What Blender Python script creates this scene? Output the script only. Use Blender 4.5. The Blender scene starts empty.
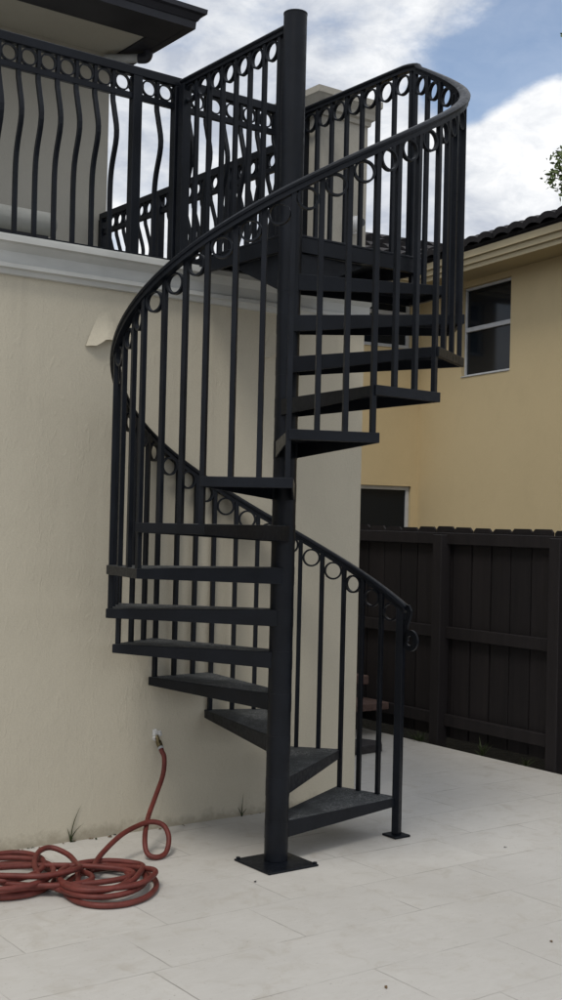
import bpy, bmesh, math, random
from mathutils import Vector, Matrix
random.seed(7)
S = bpy.context.scene
COL = S.collection
R_ = math.radians
V = Vector
# ------------------------------------------------------------------ camera
# world axes: x along the house wall, y into the house, z up; the stair's pole stands at the origin
cam_d = bpy.data.cameras.new('camera')
cam = bpy.data.objects.new('camera', cam_d); COL.objects.link(cam)
rx = V((0.8065844, -0.5906536, 0.0234510)); uy = V((-0.0285892, 0.0006465, 0.9995910)); bz = V((-0.5904272, -0.8069250, -0.0163649))
cam.matrix_world = Matrix(((rx.x, uy.x, bz.x, -3.45712), (rx.y, uy.y, bz.y, -4.69895), (rx.z, uy.z, bz.z, 1.62563), (0, 0, 0, 1)))
cam_d.sensor_fit = 'VERTICAL'; cam_d.sensor_height = 24.0
cam_d.lens = 24.0*1.2208364
cam_d.clip_start = 0.05; cam_d.clip_end = 2000
S.camera = cam
# ------------------------------------------------------------------ view, world, sun
S.view_settings.view_transform = 'Standard'; S.view_settings.look = 'None'
S.view_settings.exposure = 0.34; S.view_settings.gamma = 1.0
S.view_settings.use_curve_mapping = False
SUN_EL, SUN_AZ = R_(58), R_(215)          # azimuth measured from +x towards +y
sd = V((math.cos(SUN_EL)*math.cos(SUN_AZ), math.cos(SUN_EL)*math.sin(SUN_AZ), math.sin(SUN_EL)))
sun_d = bpy.data.lights.new('sun', 'SUN'); sun_d.energy = 1.15; sun_d.angle = R_(17); sun_d.color = (1, .94, .84)
sun = bpy.data.objects.new('sun', sun_d); COL.objects.link(sun)
sun.location = sd*20; sun.rotation_euler = sd.to_track_quat('Z', 'Y').to_euler()

wd = bpy.data.worlds.new('World'); S.world = wd; wd.use_nodes = True
nt = wd.node_tree; nt.nodes.clear()
def N(t, typ, **k):
    n = t.nodes.new(typ)
    for a, b in k.items():
        if a == 'op': n.operation = b
        elif a == 'inp':
            for i, v in b.items(): n.inputs[i].default_value = v
        else: setattr(n, a, b)
    return n
L = nt.links.new
tc = N(nt, 'ShaderNodeTexCoord')
sky = N(nt, 'ShaderNodeTexSky'); sky.sky_type = 'NISHITA'; sky.sun_disc = False
sky.sun_elevation = SUN_EL; sky.sun_rotation = R_(90) - SUN_AZ; sky.air_density = 1.0; sky.dust_density = 0.6; sky.ozone_density = 1.4
mp = N(nt, 'ShaderNodeMapping'); mp.inputs['Scale'].default_value = (1, 1, 1.9)
L(tc.outputs['Generated'], mp.inputs['Vector'])
n1 = N(nt, 'ShaderNodeTexNoise', inp={'Scale': 4.2, 'Detail': 9.0, 'Roughness': .58, 'Distortion': .25})
L(mp.outputs[0], n1.inputs['Vector'])
n2 = N(nt, 'ShaderNodeTexNoise', inp={'Scale': 9.0, 'Detail': 10.0, 'Roughness': .6, 'Distortion': .1})
L(mp.outputs[0], n2.inputs['Vector'])
def blob(d, deg_out, deg_in):
    d = V(d).normalized()
    dp = N(nt, 'ShaderNodeVectorMath', op='DOT_PRODUCT'); dp.inputs[1].default_value = d
    L(tc.outputs['Generated'], dp.inputs[0])
    ac = N(nt, 'ShaderNodeMath', op='ARCCOSINE'); L(dp.outputs['Value'], ac.inputs[0])
    mr = N(nt, 'ShaderNodeMapRange', interpolation_type='SMOOTHSTEP', inp={1: R_(deg_out), 2: R_(deg_in), 3: 0.0, 4: 1.0})
    L(ac.outputs[0], mr.inputs[0]); return mr.outputs[0]
def pxdir(x, y):            # direction in the sky, for placing the break in the clouds
    return (-bz + rx*((x-281)/1220.8) - uy*((y-500)/1220.8)).normalized()
def M2(op, a, b, t=nt):
    m = N(t, 'ShaderNodeMath', op=op)
    for i, q in enumerate((a, b)):
        if isinstance(q, (int, float)): m.inputs[i].default_value = q
        else: t.links.new(q, m.inputs[i])
    return m.outputs[0]
nsum = M2('ADD', M2('MULTIPLY', n1.outputs['Fac'], 1.3), M2('SUBTRACT', M2('MULTIPLY', n2.outputs['Fac'], 1.1), .7))
gap = M2('ADD', blob(pxdir(545, 55), 6.0, 1.5), M2('ADD', M2('MULTIPLY', blob(pxdir(470, 92), 4.2, 0.6), .8), M2('MULTIPLY', blob(pxdir(640, 40), 7.0, 1.5), .8)))
bank = M2('MULTIPLY', blob(pxdir(560, 178), 5.4, 3.0), 1.15)
bank2 = M2('MULTIPLY', blob(pxdir(420, 200), 4.6, 2.0), .6)
dens = M2('ADD', M2('ADD', nsum, .22), M2('SUBTRACT', M2('ADD', bank, bank2), M2('MULTIPLY', gap, .62)))
cov = N(nt, 'ShaderNodeMapRange', interpolation_type='SMOOTHSTEP', inp={1: .22, 2: .62, 3: 0.16, 4: 1.0}); L(dens, cov.inputs[0])
# cloud brightness: grey undersides, white billows
n3 = N(nt, 'ShaderNodeTexNoise', inp={'Scale': 7.0, 'Detail': 8.0, 'Roughness': .55}); L(mp.outputs[0], n3.inputs['Vector'])
white = blob(pxdir(545, 130), 5.5, .8)
white2 = blob(pxdir(380, 85), 3.2, .4)
n4 = N(nt, 'ShaderNodeTexNoise', inp={'Scale': 24.0, 'Detail': 8.0, 'Roughness': .62, 'Distortion': .4}); L(mp.outputs[0], n4.inputs['Vector'])
wn = M2('ADD', n3.outputs['Fac'], M2('MULTIPLY', M2('SUBTRACT', n4.outputs['Fac'], .5), .75))
wv = M2('ADD', M2('ADD', M2('MULTIPLY', white, .19), M2('MULTIPLY', white2, .17)), wn)
cb = N(nt, 'ShaderNodeValToRGB'); e = cb.color_ramp.elements
e[0].position = .33; e[0].color = (.47, .51, .59, 1); e[1].position = .82; e[1].color = (1.0, 1.0, 1.0, 1)
el = cb.color_ramp.elements.new(.56); el.color = (.70, .725, .765, 1)
L(wv, cb.inputs[0])
sc = N(nt, 'ShaderNodeVectorMath', op='SCALE'); sc.inputs['Scale'].default_value = 8.9; L(cb.outputs[0], sc.inputs[0])
mx = N(nt, 'ShaderNodeMix', data_type='RGBA'); L(cov.outputs[0], mx.inputs[0]); skb = N(nt, 'ShaderNodeVectorMath', op='SCALE'); skb.inputs['Scale'].default_value = 1.1; L(sky.outputs[0], skb.inputs[0]); L(skb.outputs[0], mx.inputs[6]); L(sc.outputs[0], mx.inputs[7])
bg = N(nt, 'ShaderNodeBackground'); bg.inputs['Strength'].default_value = 0.1; L(mx.outputs[2], bg.inputs['Color'])
wo = N(nt, 'ShaderNodeOutputWorld'); L(bg.outputs[0], wo.inputs['Surface'])

# ------------------------------------------------------------------ materials
def mat(name, color, rough=.7, spec=.4, metal=0.0):
    m = bpy.data.materials.new(name); m.use_nodes = True
    b = m.node_tree.nodes['Principled BSDF']
    b.inputs['Base Color'].default_value = (*color, 1); b.inputs['Roughness'].default_value = rough
    b.inputs['Specular IOR Level'].default_value = spec; b.inputs['Metallic'].default_value = metal
    return m, m.node_tree, b
def noise(t, scale, detail=6, rough=.55, coord='Object', stretch=None, dist=0.0):
    c = N(t, 'ShaderNodeTexCoord'); src = c.outputs[coord]
    if stretch:
        mpp = N(t, 'ShaderNodeMapping'); mpp.inputs['Scale'].default_value = stretch
        t.links.new(src, mpp.inputs['Vector']); src = mpp.outputs[0]
    n = N(t, 'ShaderNodeTexNoise', inp={'Scale': scale, 'Detail': detail, 'Roughness': rough, 'Distortion': dist})
    t.links.new(src, n.inputs['Vector']); return n.outputs['Fac']
def ramp(t, fac, stops):
    r = N(t, 'ShaderNodeValToRGB'); el = r.color_ramp.elements
    while len(el) < len(stops): el.new(.5)
    for q, (p, c) in zip(el, stops): q.position = p; q.color = (*c, 1) if len(c) == 3 else c
    t.links.new(fac, r.inputs[0]); return r.outputs[0]
def bump(t, b, h, strength=.3, dist=.01):
    n = N(t, 'ShaderNodeBump', inp={'Strength': strength, 'Distance': dist}); t.links.new(h, n.inputs['Height'])
    t.links.new(n.outputs[0], b.inputs['Normal']); return n
def mixc(t, fac, a, c):
    m = N(t, 'ShaderNodeMix', data_type='RGBA')
    if isinstance(fac, (int, float)): m.inputs[0].default_value = fac
    else: t.links.new(fac, m.inputs[0])
    for i, q in ((6, a), (7, c)):
        if isinstance(q, tuple): m.inputs[i].default_value = (*q, 1)
        else: t.links.new(q, m.inputs[i])
    return m.outputs[2]
MT = {}
# black painted iron
m, t, b = mat('black_iron_paint', (.006, .007, .009), .42, .22); MT['iron'] = m
f = noise(t, 6, 5); t.links.new(ramp(t, f, [(.35, (.0036, .0049, .0078)), (.7, (.0076, .0098, .0148))]), b.inputs['Base Color'])
f2 = noise(t, 45, 4); t.links.new(ramp(t, f2, [(.3, (.30,)*3), (.75, (.52,)*3)]), b.inputs['Roughness'])
bump(t, b, noise(t, 120, 3), .12, .002)
# tread tops: gritty paint with pale dust and scuffs
m, t, b = mat('gritty_tread_paint', (.03, .033, .036), .75, .35); MT['grit'] = m
s1 = noise(t, 160, 3, .7); s2 = noise(t, 9, 8, .7); s3 = noise(t, 30, 6, .75, dist=1.5)
sp = ramp(t, s1, [(.60, (0,)*3), (.70, (1,)*3)])
sc2 = ramp(t, s3, [(.55, (0,)*3), (.70, (.75,)*3)])
base = ramp(t, s2, [(.3, (.020, .023, .026)), (.75, (.075, .082, .088))])
s4 = noise(t, 38, 5, .7, stretch=(1, 2.6, 1), dist=2.2); sc4 = ramp(t, s4, [(.53, (0,)*3), (.61, (.9,)*3)]); s5 = noise(t, 5, 4, .6)
sc4m = M2('MULTIPLY', sc4, ramp(t, s5, [(.40, (0,)*3), (.54, (1,)*3)]), t)
c1 = mixc(t, sc2, base, (.12, .13, .135)); c1 = mixc(t, sc4m, c1, (.30, .31, .315)); c2 = mixc(t, M2('MULTIPLY', sp, .5, t), c1, (.32, .33, .34))
t.links.new(c2, b.inputs['Base Color']); bump(t, b, s1, .5, .003)
# house stucco
def stucco(name, ca, cb_, bs=.5, grime=False):
    m, t, b = mat(name, ca, .88, .25)
    f1 = noise(t, 1.3, 6, .6); f2 = noise(t, 2.8, 6, .65, stretch=(1, 1, .7))
    col = mixc(t, f1, ca, cb_)
    stain = ramp(t, f2, [(.50, (0,)*3), (.80, (.3,)*3)])
    col = mixc(t, stain, col, tuple(q*.86 for q in cb_))
    fine = noise(t, 130, 3, .7); col = mixc(t, ramp(t, fine, [(.35, (.22,)*3), (.6, (0,)*3)]), col, tuple(q*.72 for q in cb_))
    if grime:     # drip streaks from the ledge and mud splash along the foot, both with ragged outlines
        cc = N(t, 'ShaderNodeTexCoord'); sx = N(t, 'ShaderNodeSeparateXYZ'); t.links.new(cc.outputs['Object'], sx.inputs[0])
        dn = noise(t, 2.6, 5, .6, stretch=(4, 4, .16)); zt_ = N(t, 'ShaderNodeMapRange', inp={1: 1.5, 2: 2.8, 3: 0.0, 4: 1.0}); t.links.new(sx.outputs['Z'], zt_.inputs[0])
        dm = M2('MULTIPLY', ramp(t, dn, [(.55, (0,)*3), (.70, (.22,)*3)]), zt_.outputs[0], t)
        col = mixc(t, dm, col, (.36, .33, .27))
        fn = noise(t, 11, 6, .7); zb = N(t, "ShaderNodeMapRange", inp={1: .13, 2: 0.0, 3: 0.0, 4: .40}); t.links.new(sx.outputs['Z'], zb.inputs[0])
        sm = ramp(t, M2('ADD', M2('MULTIPLY', fn, .6, t), zb.outputs[0], t), [(.50, (0,)*3), (.66, (.6,)*3)])
        col = mixc(t, sm, col, (.27, .235, .175))
    t.links.new(col, b.inputs['Base Color'])
    h1 = noise(t, 70, 5, .6); h2 = noise(t, 5, 6, .55, stretch=(1.2, 1.2, .8), dist=.5); h3 = noise(t, 17, 4, .55, stretch=(1.6, 1.6, .6), dist=.8)
    h = M2('ADD', M2('ADD', M2('MULTIPLY', h2, .8, t), M2('MULTIPLY', h1, .2, t), t), M2('MULTIPLY', ramp(t, h3, [(.57, (0,)*3), (.66, (1,)*3)]), .12, t), t)
    bump(t, b, h, bs, .014)
    return m
MT['stucco'] = stucco('cream_stucco', (.575, .53, .425), (.528, .486, .388), .34, True)
# wall with splash dirt along the foot
m, t, b = None, None, None
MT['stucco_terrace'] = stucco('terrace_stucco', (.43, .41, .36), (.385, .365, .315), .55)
MT['yellow'] = stucco('yellow_stucco', (.62, .50, .30), (.57, .46, .27), .35)
MT['ytrim'] = stucco('yellow_trim', (.53, .45, .295), (.49, .415, .27), .1)
m, t, b = mat('painted_cornice', (.52, .53, .50), .6, .4); MT['cornice'] = m
f = noise(t, 2.5, 7, .6, stretch=(1, 1, 3)); t.links.new(ramp(t, f, [(.3, (.45, .458, .44)), (.7, (.59, .595, .57))]), b.inputs['Base Color'])
bump(t, b, noise(t, 14, 6), .15, .004)
# travertine paving
m, t, b = mat('travertine_paving', (.5, .49, .47), .62, .35); MT['paving'] = m
c = N(t, 'ShaderNodeTexCoord')
def brick(w, h, off, sq, sqf, mort, loc):
    mpp = N(t, 'ShaderNodeMapping'); mpp.inputs['Location'].default_value = loc; t.links.new(c.outputs['Object'], mpp.inputs['Vector'])
    wob = N(t, 'ShaderNodeTexNoise', inp={'Scale': 14.0, 'Detail': 3.0}); t.links.new(c.outputs['Object'], wob.inputs['Vector'])
    wm = N(t, 'ShaderNodeVectorMath', op='MULTIPLY_ADD'); wm.inputs[1].default_value = (.008, .008, 0); t.links.new(wob.outputs['Color'], wm.inputs[0]); t.links.new(mpp.outputs[0], wm.inputs[2])
    k = N(t, 'ShaderNodeTexBrick', offset=off, squash=sq, offset_frequency=2, squash_frequency=sqf)
    k.inputs['Scale'].default_value = 1; k.inputs['Mortar Size'].default_value = mort; k.inputs['Mortar Smooth'].default_value = .1
    k.inputs['Bias'].default_value = 0; k.inputs['Brick Width'].default_value = w; k.inputs['Row Height'].default_value = h
    k.inputs['Color1'].default_value = (.0, .0, .0, 1); k.inputs['Color2'].default_value = (1, 1, 1, 1); k.inputs['Mortar'].default_value = (.5, .5, .5, 1)
    t.links.new(wm.outputs[0], k.inputs['Vector']); return k
bk = brick(.61, .406, .37, 1.5, 3, .0034, (.28, .09, 0))
f1 = noise(t, 1.1, 7, .62); f2 = noise(t, 7, 8, .68, dist=.8); f3 = noise(t, 55, 4, .7)
stone = ramp(t, f1, [(.3, (.50, .482, .45)), (.72, (.60, .582, .547))])
f4 = noise(t, 17, 7, .72, stretch=(.5, 1.6, 1), dist=1.0); stone = mixc(t, ramp(t, f4, [(.45, (0,)*3), (.72, (.5,)*3)]), stone, (.635, .62, .59))
f5 = noise(t, .55, 5, .65, dist=.6); stone = mixc(t, ramp(t, f5, [(.48, (0,)*3), (.66, (.45,)*3)]), stone, (.43, .41, .375))
stone = mixc(t, M2('MULTIPLY', bk.outputs['Color'], .35, t), stone, (.47, .455, .43))
stone = mixc(t, ramp(t, f2, [(.52, (0,)*3), (.74, (.55,)*3)]), stone, (.40, .365, .31))
stone = mixc(t, ramp(t, f3, [(.63, (0,)*3), (.70, (.6,)*3)]), stone, (.27, .25, .22))
jf = noise(t, 2.3, 4, .6); jm = ramp(t, jf, [(.44, (.06,)*3), (.64, (.65,)*3)])
jn = M2('MULTIPLY', bk.outputs['Fac'], jm, t)
t.links.new(mixc(t, jn, stone, (.17, .155, .135)), b.inputs['Base Color'])
hh = M2('SUBTRACT', M2('MULTIPLY', f2, .25, t), M2('ADD', jn, M2('MULTIPLY', ramp(t, f3, [(.66, (0,)*3), (.74, (1,)*3)]), .4, t), t), t)
bump(t, b, hh, .35, .003)
# soil
m, t, b = mat('dark_soil', (.05, .04, .03), .95, .1); MT['soil'] = m
t.links.new(ramp(t, noise(t, 12, 8, .7), [(.3, (.006, .006, .004)), (.7, (.018, .016, .011))]), b.inputs['Base Color']); bump(t, b, noise(t, 30, 6), .8, .03)
# dark fence wood
m, t, b = mat('dark_brown_fence_stain', (.02, .016, .015), .7, .3); MT['fence'] = m
f = noise(t, 3.2, 8, .65, stretch=(6, 6, .35)); g_ = N(t, 'ShaderNodeNewGeometry'); fb = M2('ADD', M2('MULTIPLY', f, .7, t), M2('MULTIPLY', g_.outputs['Random Per Island'], .35, t), t)
t.links.new(ramp(t, fb, [(.25, (.0055, .0048, .0058)), (.8, (.0185, .0152, .0162))]), b.inputs['Base Color'])
bump(t, b, noise(t, 10, 6, .6, stretch=(8, 8, .4)), .35, .004)
# roof tiles
m, t, b = mat('grey_concrete_tile', (.06, .055, .055), .85, .25); MT['tile'] = m
t.links.new(ramp(t, noise(t, 4, 8, .7), [(.3, (.024, .023, .025)), (.75, (.058, .053, .054))]), b.inputs['Base Color']); bump(t, b, noise(t, 40, 5), .5, .01)
# dark timber / gutter of the house eave
m, t, b = mat('dark_eave_paint', (.016, .017, .024), .5, .4); MT['eave'] = m
t.links.new(ramp(t, noise(t, 5, 5), [(.3, (.012, .013, .019)), (.7, (.022, .023, .031))]), b.inputs['Base Color'])
m, t, b = mat('grey_downpipe', (.36, .37, .37), .5, .4); MT['pipe'] = m
t.links.new(ramp(t, noise(t, 9, 5), [(.3, (.30, .31, .31)), (.7, (.42, .43, .43))]), b.inputs['Base Color'])
# window glass and frames
m, t, b = mat('dark_window_glass', (.008, .011, .015), .08, .22); MT['glass'] = m
bump(t, b, noise(t, 1.5, 2), .03, .01)
m, t, b = mat('white_window_frame', (.5, .51, .52), .45, .4); MT['wframe'] = m
t.links.new(ramp(t, noise(t, 8, 5), [(.3, (.44, .45, .46)), (.7, (.54, .55, .56))]), b.inputs['Base Color'])
# hose rubber, brass, plaster
m, t, b = mat('red_rubber_hose', (.17, .022, .02), .55, .35); MT['hose'] = m
t.links.new(ramp(t, noise(t, 14, 7, .7), [(.3, (.090, .019, .015)), (.72, (.175, .040, .031))]), b.inputs['Base Color']); bump(t, b, noise(t, 90, 4), .2, .002)
m, t, b = mat('tarnished_brass', (.22, .17, .08), .42, .5, .9); MT['brass'] = m
t.links.new(ramp(t, noise(t, 60, 5), [(.3, (.10, .085, .05)), (.7, (.34, .28, .16))]), b.inputs['Base Color'])
m, t, b = mat('white_plaster_patch', (.7, .7, .68), .9, .2); MT['plaster'] = m
t.links.new(ramp(t, noise(t, 80, 5), [(.3, (.5, .5, .48)), (.7, (.78, .78, .76))]), b.inputs['Base Color']); bump(t, b, noise(t, 90, 5), .8, .006)
# pale outdoor upholstery, white plastic, black lens
m, t, b = mat('grey_outdoor_fabric', (.36, .36, .35), .9, .2); MT['fabric'] = m
t.links.new(ramp(t, noise(t, 5, 6), [(.3, (.22, .225, .21)), (.7, (.29, .295, .28))]), b.inputs['Base Color']); bump(t, b, noise(t, 200, 3), .3, .002)
m, t, b = mat('white_camera_plastic', (.68, .69, .70), .35, .5); MT['plastic'] = m
t.links.new(ramp(t, noise(t, 20, 3), [(.3, (.64, .65, .66)), (.7, (.71, .72, .73))]), b.inputs['Base Color'])
m, t, b = mat('black_lens', (.008, .008, .01), .08, .6); MT['lens'] = m
bump(t, b, noise(t, 3, 2), .02, .01)
# worn reddish wood, dark step
m, t, b = mat('worn_red_brown_wood', (.10, .062, .052), .75, .3); MT['bench'] = m
t.links.new(ramp(t, noise(t, 5, 8, .65, stretch=(8, .5, 8)), [(.3, (.065, .040, .034)), (.75, (.15, .098, .085))]), b.inputs['Base Color'])
m, t, b = mat('dark_stone_step', (.035, .032, .034), .8, .3); MT['step'] = m
t.links.new(ramp(t, noise(t, 20, 6), [(.3, (.022, .020, .022)), (.7, (.05, .046, .046))]), b.inputs['Base Color'])
# plants
def leafmat(name, a, c_, trans=.25):
    m, t, b = mat(name, a, .5, .3)
    oi = N(t, 'ShaderNodeNewGeometry')
    t.links.new(ramp(t, oi.outputs['Random Per Island'], [(0, a), (1, c_)]), b.inputs['Base Color'])
    b.inputs['Transmission Weight'].default_value = 0
    b.inputs['Subsurface Weight'].default_value = 0
    return m
MT['leaf'] = leafmat('green_leaf', (.06, .095, .025), (.14, .19, .065))
MT['weed'] = leafmat('weed_leaf', (.022, .036, .012), (.055, .070, .028))
MT['dryleaf'] = leafmat('dry_leaf', (.12, .075, .035), (.20, .13, .07))
m, t, b = mat('bark', (.12, .10, .08), .9, .2); MT['bark'] = m
t.links.new(ramp(t, noise(t, 12, 7, .7, stretch=(1, 1, .3)), [(.3, (.07, .058, .046)), (.7, (.18, .155, .125))]), b.inputs['Base Color']); bump(t, b, noise(t, 25, 6, stretch=(1, 1, .3)), .7, .02)

# ------------------------------------------------------------------ mesh helpers
def box(bm, x0, x1, y0, y1, z0, z1, mi=0):
    vs = [bm.verts.new(p) for p in ((x0,y0,z0),(x1,y0,z0),(x1,y1,z0),(x0,y1,z0),(x0,y0,z1),(x1,y0,z1),(x1,y1,z1),(x0,y1,z1))]
    for q in ((3,2,1,0),(4,5,6,7),(0,1,5,4),(1,2,6,5),(2,3,7,6),(3,0,4,7)):
        bm.faces.new([vs[i] for i in q]).material_index = mi
def sweep(bm, pts, prof, up=V((0,0,1)), closed=False, cap=True, radii=None, twistfree=False):
    """carry a 2-D profile (side, up) along pts"""
    n = len(pts); rings = []; side = None
    for i, p in enumerate(pts):
        a = pts[i-1] if (i > 0 or closed) else pts[i]; c = pts[(i+1) % n] if (i < n-1 or closed) else pts[i]
        tg = (V(c)-V(a)).normalized()
        if twistfree:
            if side is None:
                side = tg.cross(up)
                if side.length < 1e-3: side = tg.cross(V((1,0,0)))
            side = side - tg*side.dot(tg); side.normalize()
        else:
            side = tg.cross(up); side.normalize()
        u2 = side.cross(tg).normalized(); k = radii[i] if radii else 1
        rings.append([bm.verts.new(V(p)+side*(a_*k)+u2*(b_*k)) for a_, b_ in prof])
    m_ = len(prof)
    for i in range(n if closed else n-1):
        r0, r1 = rings[i], rings[(i+1) % n]
        for j in range(m_):
            bm.faces.new((r0[j], r0[(j+1) % m_], r1[(j+1) % m_], r1[j]))
    if cap and not closed:
        bm.faces.new(rings[0][::-1]); bm.faces.new(rings[-1])
def circ(r, n=10): return [(r*math.cos(2*math.pi*i/n), r*math.sin(2*math.pi*i/n)) for i in range(n)]
def rect(w, h): return [(-w/2,-h/2),(w/2,-h/2),(w/2,h/2),(-w/2,h/2)]
def bar(bm, p0, p1, w, h, up=V((0,0,1))): sweep(bm, [V(p0), V(p1)], rect(w, h), up)
def ringmesh(bm, c, axis, r, w, th, n=26):
    """flat-bar ring: outer radius r, bar width w along its axis, thickness th"""
    a = V(axis).normalized(); e1 = a.cross(V((0,0,1)))
    if e1.length < 1e-4: e1 = V((1,0,0))
    e1.normalize(); e2 = a.cross(e1)
    pts = [V(c)+(e1*math.cos(2*math.pi*i/n)+e2*math.sin(2*math.pi*i/n))*(r-th/2) for i in range(n)]
    rg = []
    for p in pts:
        o = (p-V(c)).normalized()
        rg.append([bm.verts.new(p+o*(s*th/2)+a*(q*w/2)) for s, q in ((1,1),(1,-1),(-1,-1),(-1,1))])
    for i in range(n):
        r0, r1 = rg[i], rg[(i+1) % n]
        for j in range(4): bm.faces.new((r0[j], r0[(j+1)%4], r1[(j+1)%4], r1[j]))
def prism(bm, poly, z0, z1, mi_top=0):
    lo = [bm.verts.new((x, y, z0)) for x, y in poly]; hi = [bm.verts.new((x, y, z1)) for x, y in poly]
    bm.faces.new(lo[::-1]); bm.faces.new(hi).material_index = mi_top
    n = len(poly)
    for i in range(n): bm.faces.new((lo[i], lo[(i+1)%n], hi[(i+1)%n], hi[i]))
def obj(name, bm, mats, parent=None, smooth=False, bevel=0, seg=1):
    bmesh.ops.recalc_face_normals(bm, faces=bm.faces[:])
    me = bpy.data.meshes.new(name); bm.to_mesh(me); bm.free()
    for q in (mats if isinstance(mats, (list, tuple)) else [mats]): me.materials.append(MT[q])
    if smooth:
        me.polygons.foreach_set('use_smooth', [True]*len(me.polygons))
        me.set_sharp_from_angle(angle=R_(40))
    o = bpy.data.objects.new(name, me); COL.objects.link(o)
    if parent: o.parent = parent; o.matrix_parent_inverse = Matrix.Translation(-parent.location)
    if bevel:
        md = o.modifiers.new('edge', 'BEVEL'); md.width = bevel; md.segments = seg; md.limit_method = 'ANGLE'; md.angle_limit = R_(40)
    return o
def tag(o, label, cat, group=None):
    o['label'] = label; o['category'] = cat
    if group: o['group'] = group
    return o
def thing(name, loc, label, cat, group=None):
    o = bpy.data.objects.new(name, None); COL.objects.link(o); o.location = loc; o.empty_display_size = .1
    return tag(o, label, cat, group)
def struct(o, kind='structure'): o['kind'] = kind; return o
NB = bmesh.new
def catmull(P, sub=10):
    out = []
    for i in range(len(P)-1):
        p0, p1, p2, p3 = V(P[max(i-1,0)]), V(P[i]), V(P[i+1]), V(P[min(i+2,len(P)-1)])
        for k in range(sub):
            q = k/sub; out.append(.5*((2*p1)+(p2-p0)*q+(2*p0-5*p1+4*p2-p3)*q*q+(3*p1-p0-3*p2+p3)*q**3))
    out.append(V(P[-1])); return out

# ------------------------------------------------------------------ ground
def sheet(name, x0, x1, y0, y1, z, m, n=1):
    bm = NB(); vs = [[bm.verts.new((x0+(x1-x0)*i/n, y0+(y1-y0)*j/n, z)) for j in range(n+1)] for i in range(n+1)]
    for i in range(n):
        for j in range(n): bm.faces.new((vs[i][j], vs[i+1][j], vs[i+1][j+1], vs[i][j+1]))
    return struct(obj(name, bm, m))
sheet('ground', -150, 150, -150, 150, -.05, 'soil')
bm = NB(); box(bm, -14, 2.80, -14, 14, -.045, 0)
struct(obj('patio', bm, 'paving'))

# ------------------------------------------------------------------ our house
W = 0.824          # face of the house wall
XC = 1.163         # corner of the house
house = thing('house', (XC, W, 0), 'cream stucco house with roof terrace, pale cornice and dark overhanging eave', 'house')
bm = NB(); box(bm, -9, XC, W, 9.5, 0, 2.93); obj('wall', bm, 'stucco', house)
# cornice: swept moulding along the front and round the corner
prof = [(0,2.775),(.020,2.778),(.028,2.800),(.046,2.806),(.046,2.826),(.030,2.832),(.030,2.885),(.052,2.905),(.060,2.918),(.085,2.922),(.085,2.948),(.06,2.95),(.06,2.962),(-.30,2.968)]
bm = NB(); rings = []
for (cx, cy, dx, dy) in ((-9, W, 0, -1), (XC, W, .45, -1), (XC, 9.5, .45, 0)):
    rings.append([bm.verts.new((cx+dx*a, cy+dy*a if a > 0 else cy+dy*a, z)) for a, z in prof])
for i in range(2):
    for j in range(len(prof)-1):
        bm.faces.new((rings[i][j], rings[i+1][j], rings[i+1][j+1], rings[i][j+1]))
obj('cornice', bm, 'cornice', house)
bm = NB(); box(bm, -9, XC-.002, W+.25, 9.5, 2.935, 2.972); obj('terrace_floor', bm, 'cornice', house)
# two flared stucco corbels under the cornice
def corbel(x, zt, zb, w, dep):
    bm = NB(); nx, nz = 9, 7; g = []
    for j in range(nz+1):
        row = []
        for i in range(nx+1):
            s = i/nx; q = j/nz
            arch = .045*math.sin(math.pi*min(max((s-.18)/.95, 0), 1))**1.0
            zlow = zb+arch+.004*math.sin(17*s)
            z = zt+(zlow-zt)*q
            ww = w*(.22+.78*q**.8)
            out = dep*(q**1.7)*math.sin(math.pi*(.04+.92*s))**.75
            row.append(bm.verts.new((x+(s-.5)*ww, W-.001-out, z)))
        g.append(row)
    for j in range(nz):
        for i in range(nx): bm.faces.new((g[j][i], g[j][i+1], g[j+1][i+1], g[j+1][i]))
    low = [bm.verts.new((v.co.x, W+.03, v.co.z-.0)) for v in g[-1]]
    for i in range(nx): bm.faces.new((g[-1][i], g[-1][i+1], low[i+1], low[i]))
    obj('corbel', bm, 'stucco', house, smooth=True)
corbel(-.545, 2.66, 2.475, .22, .036); corbel(.52, 2.68, 2.52, .20, .032)
# corner pier with moulded cap
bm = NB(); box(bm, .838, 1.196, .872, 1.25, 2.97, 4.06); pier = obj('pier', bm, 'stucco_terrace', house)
bm = NB()
capp = [(0,3.975),(.012,3.98),(.016,4.005),(.030,4.015),(.034,4.045),(.055,4.08),(.062,4.088),(.062,4.125),(0.05,4.13)]
rr = []
for a, z in capp:
    rr.append([bm.verts.new(p) for p in ((.838-a,.872-a,z),(1.196+a,.872-a,z),(1.196+a,1.25+a,z),(.838-a,1.25+a,z))])
for i in range(len(rr)-1):
    for j in range(4): bm.faces.new((rr[i][j], rr[i][(j+1)%4], rr[i+1][(j+1)%4], rr[i+1][j]))
tip = bm.verts.new((1.017, 1.06, 4.165))
for j in range(4): bm.faces.new((rr[-1][j], rr[-1][(j+1)%4], tip))
obj('pier_cap', bm, 'stucco_terrace', pier)
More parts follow.
